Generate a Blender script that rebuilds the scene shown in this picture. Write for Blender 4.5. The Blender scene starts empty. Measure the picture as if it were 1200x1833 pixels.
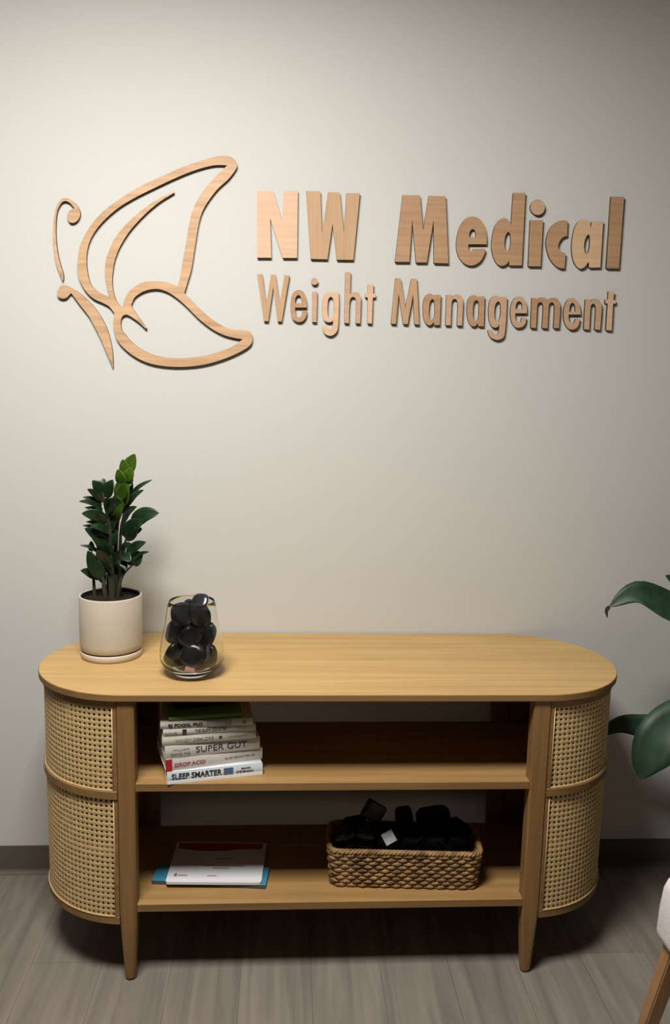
import bpy, bmesh, math, random
from mathutils import Vector, Matrix
random.seed(7)
PI = math.pi
scn = bpy.context.scene
COL = scn.collection

# ------------------------------------------------------------------ camera
IW, IH = 1200, 1833
FPX, PITCH, YAW, ROLL = 1536.38, 0.15516, 0.06064, 0.02181
CAM = Vector((-0.13495, -2.47037, 1.51262))
cy_, sy_, cp_, sp_ = math.cos(YAW), math.sin(YAW), math.cos(PITCH), math.sin(PITCH)
FWD = Vector((sy_*cp_, cy_*cp_, -sp_)); R0 = Vector((cy_, -sy_, 0)); U0 = R0.cross(FWD)
RGT = math.cos(ROLL)*R0 + math.sin(ROLL)*U0
UPV = -math.sin(ROLL)*R0 + math.cos(ROLL)*U0
cam_d = bpy.data.cameras.new('camera'); cam = bpy.data.objects.new('camera', cam_d); COL.objects.link(cam)
cam_d.sensor_fit = 'VERTICAL'; cam_d.sensor_height = 36; cam_d.lens = FPX*36/IH
cam_d.clip_start = 0.05
m = Matrix((RGT, UPV, -FWD)).transposed().to_4x4(); m.translation = CAM
cam.matrix_world = m
scn.camera = cam

# ------------------------------------------------------------------ light, exposure
scn.view_settings.view_transform = 'Standard'; scn.view_settings.look = 'None'
scn.view_settings.gamma = 1; scn.view_settings.use_curve_mapping = False
scn.view_settings.exposure = 0.0
w = bpy.data.worlds.new('room_air'); scn.world = w; w.use_nodes = True
w.node_tree.nodes['Background'].inputs[0].default_value = (1, .95, .88, 1)
w.node_tree.nodes['Background'].inputs[1].default_value = 0.0
def area(name, loc, sx, sy, power, col, rot=(0, 0, 0)):
    d = bpy.data.lights.new(name, 'AREA'); d.shape = 'RECTANGLE'; d.size = sx; d.size_y = sy
    d.energy = power; d.color = col
    o = bpy.data.objects.new(name, d); o.location = loc; o.rotation_euler = rot; COL.objects.link(o); return o
area('ceiling_lamp', (-0.52, -1.38, 2.74), 0.8, 0.5, 84, (1, .985, .955))

# ------------------------------------------------------------------ helpers
def at(x, y, axis, val):
    """world point seen at photo pixel x, y, on the plane axis = val"""
    d = FWD + RGT*((x-IW/2)/FPX) - UPV*((y-IH/2)/FPX)
    return CAM + d*((val-CAM[axis])/d[axis])
def lin(c):
    return tuple(((v/255)/12.92 if v/255 <= .04045 else ((v/255+.055)/1.055)**2.4) for v in c) + (1,)
def nt(name):
    mt = bpy.data.materials.new(name); mt.use_nodes = True
    t = mt.node_tree; return mt, t, t.nodes['Principled BSDF']
def plain(name, c, rough=.6, spec=.5, metal=0, noise=0, nscale=40, bump=0, bscale=200, coat=0):
    mt, t, b = nt(name); c = lin(c)
    b.inputs['Base Color'].default_value = c; b.inputs['Roughness'].default_value = rough
    b.inputs['Specular IOR Level'].default_value = spec; b.inputs['Metallic'].default_value = metal
    b.inputs['Coat Weight'].default_value = coat
    tc = t.nodes.new('ShaderNodeTexCoord')
    if noise:
        n = t.nodes.new('ShaderNodeTexNoise'); n.inputs['Scale'].default_value = nscale; n.inputs['Detail'].default_value = 4
        t.links.new(tc.outputs['Object'], n.inputs['Vector'])
        r = t.nodes.new('ShaderNodeValToRGB')
        r.color_ramp.elements[0].position = .3; r.color_ramp.elements[1].position = .7
        r.color_ramp.elements[0].color = tuple(v*(1-noise) for v in c[:3])+(1,)
        r.color_ramp.elements[1].color = tuple(min(1, v*(1+noise)) for v in c[:3])+(1,)
        t.links.new(n.outputs[0], r.inputs[0]); t.links.new(r.outputs[0], b.inputs['Base Color'])
    if bump:
        n = t.nodes.new('ShaderNodeTexNoise'); n.inputs['Scale'].default_value = bscale
        t.links.new(tc.outputs['Object'], n.inputs['Vector'])
        bp = t.nodes.new('ShaderNodeBump'); bp.inputs['Strength'].default_value = bump; bp.inputs['Distance'].default_value = .002
        t.links.new(n.outputs[0], bp.inputs['Height']); t.links.new(bp.outputs[0], b.inputs['Normal'])
    return mt
def wood(name, c1, c2, axis='x', scale=6, rough=.5, stretch=12, knots=.3, patch=.0):
    mt, t, b = nt(name); L = t.links.new
    tc = t.nodes.new('ShaderNodeTexCoord'); mp = t.nodes.new('ShaderNodeMapping')
    s = [scale*stretch/2]*3; s['xyz'.index(axis)] = scale/4
    mp.inputs['Scale'].default_value = s; L(tc.outputs['Object'], mp.inputs['Vector'])
    n1 = t.nodes.new('ShaderNodeTexNoise'); n1.inputs['Scale'].default_value = 1.0; n1.inputs['Detail'].default_value = 6
    n1.inputs['Distortion'].default_value = knots
    L(mp.outputs[0], n1.inputs['Vector'])
    n2 = t.nodes.new('ShaderNodeTexNoise'); n2.inputs['Scale'].default_value = 5; n2.inputs['Detail'].default_value = 3
    L(tc.outputs['Object'], n2.inputs['Vector'])
    mx = t.nodes.new('ShaderNodeMath'); mx.operation = 'MULTIPLY_ADD'; mx.inputs[1].default_value = patch
    L(n2.outputs[0], mx.inputs[0]); L(n1.outputs[0], mx.inputs[2])
    r = t.nodes.new('ShaderNodeValToRGB')
    r.color_ramp.elements[0].position = .32+patch/2; r.color_ramp.elements[1].position = .68+patch/2
    r.color_ramp.elements[0].color = lin(c1); r.color_ramp.elements[1].color = lin(c2)
    L(mx.outputs[0], r.inputs[0]); L(r.outputs[0], b.inputs['Base Color'])
    b.inputs['Roughness'].default_value = rough; b.inputs['Specular IOR Level'].default_value = .35
    bp = t.nodes.new('ShaderNodeBump'); bp.inputs['Strength'].default_value = .12; bp.inputs['Distance'].default_value = .001
    L(n1.outputs[0], bp.inputs['Height']); L(bp.outputs[0], b.inputs['Normal'])
    return mt
def link(name, bm, mats, parent=None, smooth=False, loc=None):
    me = bpy.data.meshes.new(name); bm.normal_update(); bm.to_mesh(me); bm.free()
    if not isinstance(mats, (list, tuple)): mats = [mats]
    for q in mats: me.materials.append(q)
    if smooth:
        for p in me.polygons: p.use_smooth = True
    o = bpy.data.objects.new(name, me); COL.objects.link(o)
    if parent: o.parent = parent
    if loc: o.location = loc
    return o
def empty(name, loc, rz=0):
    o = bpy.data.objects.new(name, None); COL.objects.link(o); o.location = loc; o.rotation_euler = (0, 0, rz)
    o.empty_display_size = .05; return o
def tag(o, label, cat, group=None, kind=None):
    o['label'] = label; o['category'] = cat
    if group: o['group'] = group
    if kind: o['kind'] = kind
    return o
def struct(o): o['kind'] = 'structure'; return o
def box(bm, x0, x1, y0, y1, z0, z1, bev=0, seg=2, mi=0, mat=None):
    v = [bm.verts.new((x, y, z)) for x in (x0, x1) for y in (y0, y1) for z in (z0, z1)]
    fs = [bm.faces.new([v[i] for i in q]) for q in ((0, 1, 3, 2), (4, 6, 7, 5), (0, 4, 5, 1), (2, 3, 7, 6), (0, 2, 6, 4), (1, 5, 7, 3))]
    for f in fs: f.material_index = mi
    if bev:
        es = set(e for f in fs for e in f.edges)
        r = bmesh.ops.bevel(bm, geom=list(es), offset=bev, segments=seg, affect='EDGES', profile=.5)
        v = list(set(vv for f in r['faces'] for vv in f.verts) | set(x for x in v if x.is_valid))
    if mat is not None: bmesh.ops.transform(bm, matrix=mat, verts=[x for x in v if x.is_valid])
    return v
def lathe(bm, prof, n=48, c=(0, 0, 0), mi=0, closed=False):
    rings = []
    for r, z in prof:
        if r < 1e-6: rings.append([bm.verts.new((c[0], c[1], c[2]+z))])
        else: rings.append([bm.verts.new((c[0]+r*math.cos(2*PI*k/n), c[1]+r*math.sin(2*PI*k/n), c[2]+z)) for k in range(n)])
    for a, b in zip(rings, rings[1:]):
        for k in range(n):
            k2 = (k+1) % n
            if len(a) == 1 and len(b) == 1: continue
            if len(a) == 1: f = bm.faces.new((a[0], b[k2], b[k]))
            elif len(b) == 1: f = bm.faces.new((a[k], a[k2], b[0]))
            else: f = bm.faces.new((a[k], a[k2], b[k2], b[k]))
            f.material_index = mi
    bmesh.ops.recalc_face_normals(bm, faces=bm.faces)
def tube(bm, pts, rad, n=8, cap=True, closed=False, sq=1.0, mi=0):
    P = [Vector(p) for p in pts]; N = len(P)
    if not hasattr(rad, '__len__'): rad = [rad]*N
    rings = []; up = None
    for i, p in enumerate(P):
        if closed: d = P[(i+1) % N]-P[i-1]
        else: d = P[min(i+1, N-1)]-P[max(i-1, 0)]
        d.normalize()
        if up is None:
            up = Vector((0, 0, 1)) if abs(d.z) < .9 else Vector((0, 1, 0))
        a = d.cross(up).normalized(); b = a.cross(d).normalized(); up = b
        rings.append([bm.verts.new(p + a*(rad[i]*math.cos(2*PI*k/n)) + b*(rad[i]*sq*math.sin(2*PI*k/n))) for k in range(n)])
    rng = range(N) if closed else range(N-1)
    for i in rng:
        A, B = rings[i], rings[(i+1) % N]
        for k in range(n):
            bm.faces.new((A[k], A[(k+1) % n], B[(k+1) % n], B[k])).material_index = mi
    if cap and not closed:
        bm.faces.new(rings[0][::-1]).material_index = mi; bm.faces.new(rings[-1]).material_index = mi
def bez(pts, n=12):
    """Catmull-Rom through open list of vectors"""
    P = [Vector(p) for p in pts]; out = []
    for i in range(len(P)-1):
        p0, p1, p2, p3 = P[max(i-1, 0)], P[i], P[i+1], P[min(i+2, len(P)-1)]
        for k in range(n):
            t = k/n
            out.append(.5*((2*p1)+(p2-p0)*t+(2*p0-5*p1+4*p2-p3)*t*t+(3*p1-p0-3*p2+p3)*t**3))
    out.append(P[-1]); return out

# ------------------------------------------------------------------ materials
M_wall = plain('wall_paint', (202, 200, 193), .75, .3, bump=.15, bscale=350)
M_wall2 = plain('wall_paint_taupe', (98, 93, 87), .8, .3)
M_ceil = plain('ceiling_paint', (176, 173, 167), .9, .2)
M_base = plain('cove_rubber', (92, 84, 74), .6, .4)
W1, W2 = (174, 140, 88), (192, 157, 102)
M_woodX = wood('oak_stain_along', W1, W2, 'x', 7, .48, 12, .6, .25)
M_woodS = wood('oak_shelf_shaded', (148, 114, 68), (168, 132, 84), 'x', 7, .5, 10, .6, .25)  # same oak as the top, with the shelf shade put into its colour
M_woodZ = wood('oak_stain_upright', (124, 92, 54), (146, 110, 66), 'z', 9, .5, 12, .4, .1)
M_woodE = wood('oak_edge_shaded', (126, 95, 56), (146, 111, 68), 'x', 9, .55, 10, .3, .1)  # darker than the top: shade on upright edges is put into the colour
M_inner = wood('oak_inner_shaded', (100, 70, 40), (118, 84, 50), 'z', 9, .55, 10, .3, .1)  # same oak again, darkened to carry the shade inside the ends
M_sign = wood('sign_plywood', (196, 150, 110), (216, 170, 128), 'x', 12, .5, 14, .5, .3)
M_signedge = plain('scorched_plywood_edge', (92, 66, 46), .8, .2)
M_cane = plain('woven_cane', (205, 174, 122), .55, .4, noise=.14, nscale=90, bump=.5, bscale=700)
M_black = plain('glossy_black_plastic', (32, 31, 33), .22, .6)
M_blackm = plain('matte_black_nylon', (9, 9, 10), .8, .2, bump=.3, bscale=500)
M_pot = plain('pot_glaze', (190, 178, 160), .6, .35, noise=.02, nscale=30)
M_soil = plain('potting_soil', (34, 23, 17), .95, .2, noise=.5, nscale=120, bump=1, bscale=120)

# ------------------------------------------------------------------ room shell
def floor_mat():
    mt, t, b = nt('grey_oak_planks'); L = t.links.new
    tc = t.nodes.new('ShaderNodeTexCoord'); mp = t.nodes.new('ShaderNodeMapping')
    mp.inputs['Rotation'].default_value = (0, 0, PI/2)
    mp.inputs['Location'].default_value = (.35, .05, 0)
    L(tc.outputs['Object'], mp.inputs['Vector'])
    br = t.nodes.new('ShaderNodeTexBrick'); br.inputs['Scale'].default_value = 1
    br.inputs['Brick Width'].default_value = 1.22; br.inputs['Row Height'].default_value = .18
    br.inputs['Mortar Size'].default_value = .0006; br.inputs['Mortar Smooth'].default_value = .3
    br.offset = .37
    br.inputs['Color1'].default_value = lin((137, 129, 119)); br.inputs['Color2'].default_value = lin((125, 116, 106))
    br.inputs['Mortar'].default_value = lin((84, 77, 69))
    L(mp.outputs[0], br.inputs['Vector'])
    m2 = t.nodes.new('ShaderNodeMapping'); m2.inputs['Scale'].default_value = (22, 1.6, 1)
    L(tc.outputs['Object'], m2.inputs['Vector'])
    n = t.nodes.new('ShaderNodeTexNoise'); n.inputs['Scale'].default_value = 1.2; n.inputs['Detail'].default_value = 7; n.inputs['Distortion'].default_value = .8
    L(m2.outputs[0], n.inputs['Vector'])
    r = t.nodes.new('ShaderNodeValToRGB'); r.color_ramp.elements[0].position = .3; r.color_ramp.elements[1].position = .72
    r.color_ramp.elements[0].color = (.70, .69, .67, 1); r.color_ramp.elements[1].color = (1.14, 1.12, 1.10, 1)
    L(n.outputs[0], r.inputs[0])
    mx = t.nodes.new('ShaderNodeMix'); mx.data_type = 'RGBA'; mx.blend_type = 'MULTIPLY'; mx.inputs[0].default_value = 1
    L(br.outputs['Color'], mx.inputs[6]); L(r.outputs[0], mx.inputs[7]); L(mx.outputs[2], b.inputs['Base Color'])
    b.inputs['Roughness'].default_value = .55; b.inputs['Specular IOR Level'].default_value = .35
    bp = t.nodes.new('ShaderNodeBump'); bp.inputs['Strength'].default_value = .15; bp.inputs['Distance'].default_value = .001
    L(n.outputs[0], bp.inputs['Height']); L(bp.outputs[0], b.inputs['Normal'])
    return mt
M_floor = floor_mat()
RX0, RX1, RY0, RH = -3.2, 2.4, -6.5, 2.76
def slab(name, a, mat):
    bm = bmesh.new(); box(bm, *a); return struct(link(name, bm, mat))
slab('floor', (RX0, RX1, RY0, 0, -.05, 0), M_floor)
slab('ceiling', (RX0, RX1, RY0, 0, RH, RH+.05), M_ceil)
slab('wall_back', (RX0, RX1, 0, .1, 0, RH), M_wall)
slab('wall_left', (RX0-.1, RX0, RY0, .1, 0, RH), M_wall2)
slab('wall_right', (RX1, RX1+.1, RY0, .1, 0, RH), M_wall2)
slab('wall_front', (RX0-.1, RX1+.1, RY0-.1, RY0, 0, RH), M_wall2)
bm = bmesh.new()
prof = [(0, .088), (-.002, .0885), (-.0032, .087), (-.0034, .012), (-.006, .006), (-.012, .0025), (-.0165, .001), (-.0165, 0), (0, 0)]
va = [bm.verts.new((RX0, y, z)) for y, z in prof]; vb = [bm.verts.new((RX1, y, z)) for y, z in prof]
for i in range(len(prof)):
    j = (i+1) % len(prof); bm.faces.new((va[i], vb[i], vb[j], va[j]))
bm.faces.new(va); bm.faces.new(vb[::-1]); bmesh.ops.recalc_face_normals(bm, faces=bm.faces)
struct(link('baseboard_back', bm, M_base))

# ------------------------------------------------------------------ console table
HT, LT, DT, GAP = .76, 1.5328, .504, .003
YB, YF = -GAP, -GAP-DT; RC = DT/2; CXE = LT/2-RC; CYC = (YB+YF)/2
Z1, Z2 = .5305, .2126; XL = .5273; YS = YF+.008; YR = -.1172
TT = .0175
con = tag(empty('console_table', (0, CYC, 0)), 'oval oak console table with woven cane ends and open shelves against the wall', 'console table')
def cl(bm):  # console parts are modelled in world space, then moved under the root
    bmesh.ops.translate(bm, verts=bm.verts, vec=(0, -CYC, 0)); return bm
def stadium(r, n=40, cx=CXE):
    pts = []
    for k in range(n+1):
        a = -PI/2+PI*k/n; pts.append((cx+r*math.cos(a), CYC+r*math.sin(a)))
    for k in range(n+1):
        a = PI/2+PI*k/n; pts.append((-cx+r*math.cos(a), CYC+r*math.sin(a)))
    return pts
def loft(bm, secs, mi=None):
    rings = [[bm.verts.new((x, y, z)) for x, y in pts] for pts, z in secs]
    for i, (a, b) in enumerate(zip(rings, rings[1:])):
        n = len(a)
        for k in range(n):
            f = bm.faces.new((a[k], a[(k+1) % n], b[(k+1) % n], b[k]))
            if mi: f.material_index = mi
    bm.faces.new(rings[0][::-1]); bm.faces.new(rings[-1])
bm = bmesh.new()
loft(bm, [(stadium(RC-.002), HT-TT), (stadium(RC), HT-TT+.002), (stadium(RC), HT-.0015), (stadium(RC-.0015), HT)], 1)
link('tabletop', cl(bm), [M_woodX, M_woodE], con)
# legs: square section with rounded arrises, turned taper at the foot
def leg(side, yc, front=True):
    bm = bmesh.new(); xc = side*(XL-.021); n = 8
    def ring(hw, rr, z, dx=0):
        pts = []
        for qx, qy, a0 in ((1, 1, 0), (-1, 1, PI/2), (-1, -1, PI), (1, -1, 3*PI/2)):
            for k in range(4):
                a = a0+PI/2*k/3
                pts.append((xc+dx+qx*(hw-rr)+rr*math.cos(a), yc+qy*(hw-rr)+rr*math.sin(a)))
        return (pts, z)
    h = .021
    secs = [ring(.0125, .010, .004), ring(.0135, .011, .008), ring(.0148, .010, .03), ring(.018, .009, .09), ring(.0205, .006, .150), ring(h, .004, .19), ring(h, .0035, HT-TT)]
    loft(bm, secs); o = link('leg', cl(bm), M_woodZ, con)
    bm = bmesh.new(); lathe(bm, [(0, 0), (.0115, 0), (.012, .0015), (.012, .0045), (0, .0045)], 20, (xc, yc, 0))
    link('foot_pad', cl(bm), M_blackm, o)
for s in (-1, 1):
    leg(s, YS+.021); leg(s, YR+.021)
RP = RC-.0109; RS = RP-.016      # shelves run on into the curved ends, behind the legs
a1 = math.acos((CYC-(YS+.043))/RS); a2 = math.acos((CYC-(YR-.001))/RS)
half = [(XL-.0425, YS+.001), (XL-.0425, YS+.043)]+[(CXE+RS*math.sin(a1+(a2-a1)*k/20), CYC-RS*math.cos(a1+(a2-a1)*k/20)) for k in range(21)]
outline = half+[(-x, y) for x, y in reversed(half)]
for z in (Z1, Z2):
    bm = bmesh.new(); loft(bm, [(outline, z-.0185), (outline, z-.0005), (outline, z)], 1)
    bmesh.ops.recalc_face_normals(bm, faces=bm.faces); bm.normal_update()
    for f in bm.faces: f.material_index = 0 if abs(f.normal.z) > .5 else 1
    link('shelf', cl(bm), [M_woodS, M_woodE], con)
def arc_band(bm, s, r0, r1, z0, z1, lip=.0012, a0=0.02, a1=PI-.02, n=48):
    """curved rail on the end s; angle 0 is at the front leg, PI at the wall"""
    sec = [(r0, z0), (r1-lip, z0), (r1, z0+lip), (r1, z1-lip), (r1-lip, z1), (r0, z1)]
    rings = []
    for k in range(n+1):
        a = a0+(a1-a0)*k/n
        rings.append([bm.verts.new((s*(CXE+r*math.sin(a)), CYC-r*math.cos(a), z)) for r, z in sec])
    for A, B in zip(rings, rings[1:]):
        for i in range(6):
            j = (i+1) % 6; bm.faces.new((A[i], B[i], B[j], A[j]))
    bm.faces.new(rings[0]); bm.faces.new(rings[-1][::-1]); bmesh.ops.recalc_face_normals(bm, faces=bm.faces)
A0 = (XL-CXE)/RP + .004
AF = (.5385-CXE)/RP
for s in (-1, 1):
    for nm, z0, z1, r1 in (('top_rail', .722, HT-TT, RP+.001), ('middle_rail', .4905, .5125, RP+.0045), ('bottom_rail', .1582, .1795, RP+.001)):
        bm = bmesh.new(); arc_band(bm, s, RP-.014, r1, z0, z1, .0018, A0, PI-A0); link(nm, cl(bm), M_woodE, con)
    for z0, z1 in ((.5125, .722), (.1795, .4905)):      # upright edge strips
        for aa in ((A0, AF), (PI-AF, PI-A0)):
            bm = bmesh.new(); arc_band(bm, s, RP-.014, RP+.0005, z0, z1, .001, aa[0], aa[1], 3); link('edge_strip', cl(bm), M_woodE, con)
    bm = bmesh.new(); arc_band(bm, s, RP-.012, RP-.0035, .342, .364, .001, A0, PI-A0); link('inner_hoop', cl(bm), M_woodE, con)
    bm = bmesh.new(); ch = math.sqrt((RP-.016)**2-(YR-CYC)**2); xa, xb = sorted((s*(XL+.001), s*(CXE+ch)))
    box(bm, xa, xb, YR-.012, YR-.002, .172, HT-TT); link('added_rear_board', cl(bm), M_inner, con)  # board added to block light coming through the rear cane
    # cap boards that close each curved end
    bm = bmesh.new()
    pts = [(s*(XL-.02), CYC-(RP-.015))]+[(s*(CXE+(RP-.015)*math.sin(a)), CYC-(RP-.015)*math.cos(a)) for a in [A0+(PI-2*A0)*k/32 for k in range(33)]]+[(s*(XL-.02), CYC+(RP-.015))]
    if s < 0: pts = pts[::-1]
    loft(bm, [(pts, .160), (pts, .172)]); bmesh.ops.recalc_face_normals(bm, faces=bm.faces)
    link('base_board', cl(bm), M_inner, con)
    for z_ in (.5138, .1805):
        bm = bmesh.new(); tube(bm, [(s*(CXE+(RP+.0008)*math.sin(a)), CYC-(RP+.0008)*math.cos(a), z_) for a in [AF+(PI-2*AF)*k/48 for k in range(49)]], .0016, 6)
        link('cane_spline', cl(bm), M_cane, con, True)
    for z0, z1 in ((.5135, .722), (.180, .4905)):
        for a in (AF, PI-AF):
            bm = bmesh.new(); tube(bm, [(s*(CXE+(RP+.0002)*math.sin(a)), CYC-(RP+.0002)*math.cos(a), z_) for z_ in (z0, z1)], .0016, 6); link('cane_spline', cl(bm), M_cane, con, True)
    # cane: a lattice pierced by octagonal holes, crossings raised
    for z0, z1 in ((.5115, .723), (.1785, .4915)):
        bm = bmesh.new(); arc = (PI-2*AF+.01)*RP; nc = round(arc/.0134); pc = arc/nc; nr = round((z1-z0)/.0136); pr = (z1-z0)/nr
        cache = {}
        def vert(u, v, dr):
            key = (round(u*100), round(v*100))
            if key not in cache:
                a = AF-.005+u*pc/RP; r = RP-.0022+dr
                cache[key] = bm.verts.new((s*(CXE+r*math.sin(a)), CYC-r*math.cos(a), z0+v*pr))
            return cache[key]
        hu = .25
        for i in range(nc):
            for j in range(nr):
                ou = [(0, 0, .0011), (.5, 0, .0002), (1, 0, .0011), (1, .5, .0002), (1, 1, .0011), (.5, 1, .0002), (0, 1, .0011), (0, .5, .0002)]
                O = [vert(i+a, j+b, d) for a, b, d in ou]
                I = []
                for k in range(8):
                    an = -3*PI/4 + k*PI/4
                    I.append(vert(i+.5+hu*math.cos(an), j+.5+hu*math.sin(an), 0))
                for k in range(8):
                    q = (O[k], O[(k+1) % 8], I[(k+1) % 8], I[k]); bm.faces.new(q if s > 0 else q[::-1])
        o = link('cane_panel', cl(bm), M_cane, con)
        sm = o.modifiers.new('thickness', 'SOLIDIFY'); sm.thickness = .0012; sm.offset = -1

# ------------------------------------------------------------------ wall sign, cut plywood
def smooth_loop(pts, close=True, n=5):
    """pts: (x, y) smooth or (x, y, 1) corner; Catmull-Rom between corners"""
    N = len(pts); out = []
    for i in range(N):
        p1, p2 = pts[i], pts[(i+1) % N]
        a, b = Vector(p1[:2]), Vector(p2[:2])
        c1, c2 = len(p1) > 2, len(p2) > 2
        out.append(a)
        if c1 and c2: continue
        p0 = a if c1 else Vector(pts[i-1][:2]); p3 = b if c2 else Vector(pts[(i+2) % N][:2])
        for k in range(1, n):
            t = k/n
            out.append(.5*((2*a)+(b-p0)*t+(2*p0-5*a+4*b-p3)*t*t+(3*a-p0-3*b+p3)*t**3))
    return out
THK = .010
def cut(name, loops, mats, origin, parent=None):
    """loops in photo pixels on the sign's face; a 2D curve with holes, extruded THK out of the wall"""
    W = [[at(x, y, 1, -THK-.001) for x, y in lp] for lp in loops]
    cu = bpy.data.curves.new('outline', 'CURVE'); cu.dimensions = '2D'; cu.fill_mode = 'BOTH'; cu.extrude = THK/2
    for lp in W:
        sp = cu.splines.new('POLY'); sp.points.add(len(lp)-1); sp.use_cyclic_u = True
        for q, p in zip(sp.points, lp): q.co = (p.x-origin.x, p.z-origin.z, 0, 1)
    tmp = bpy.data.objects.new('outline', cu); COL.objects.link(tmp); bpy.context.view_layer.update()
    me = bpy.data.meshes.new_from_object(tmp.evaluated_get(bpy.context.evaluated_depsgraph_get()))
    bpy.data.objects.remove(tmp); bpy.data.curves.remove(cu)
    bm = bmesh.new(); bm.from_mesh(me); bpy.data.meshes.remove(me)
    for v in bm.verts: x, y, z = v.co; v.co = (x, -THK/2-.0005 - z, y)
    bmesh.ops.recalc_face_normals(bm, faces=bm.faces); bm.normal_update()
    for f in bm.faces: f.material_index = 0 if abs(f.normal.y) > .5 else 1
    return link(name, bm, mats, parent, loc=None if parent else origin)
def crop(ox, oy, s, loops): return [[(ox+p[0]/s, oy+p[1]/s)+tuple(p[2:]) for p in lp] for lp in loops]
def C(*p): return [(x, y, 1) for x, y in p]     # all corners
def E(cx, cy, rx, ry): return [(cx+rx*math.cos(k*PI/8), cy+ry*math.sin(k*PI/8)) for k in range(16)]
A = (450, 330, 5.714); B = (700, 330, 6.667); D = (870, 330, 7.5); F = (970, 340, 7.5)
G = (450, 480, 9.2308); H = (560, 480, 9.2308); I_ = (690, 490, 8.571); J = (820, 500, 8.571); K = (940, 500, 6.667)
big = 'large wooden letter %s'
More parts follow.
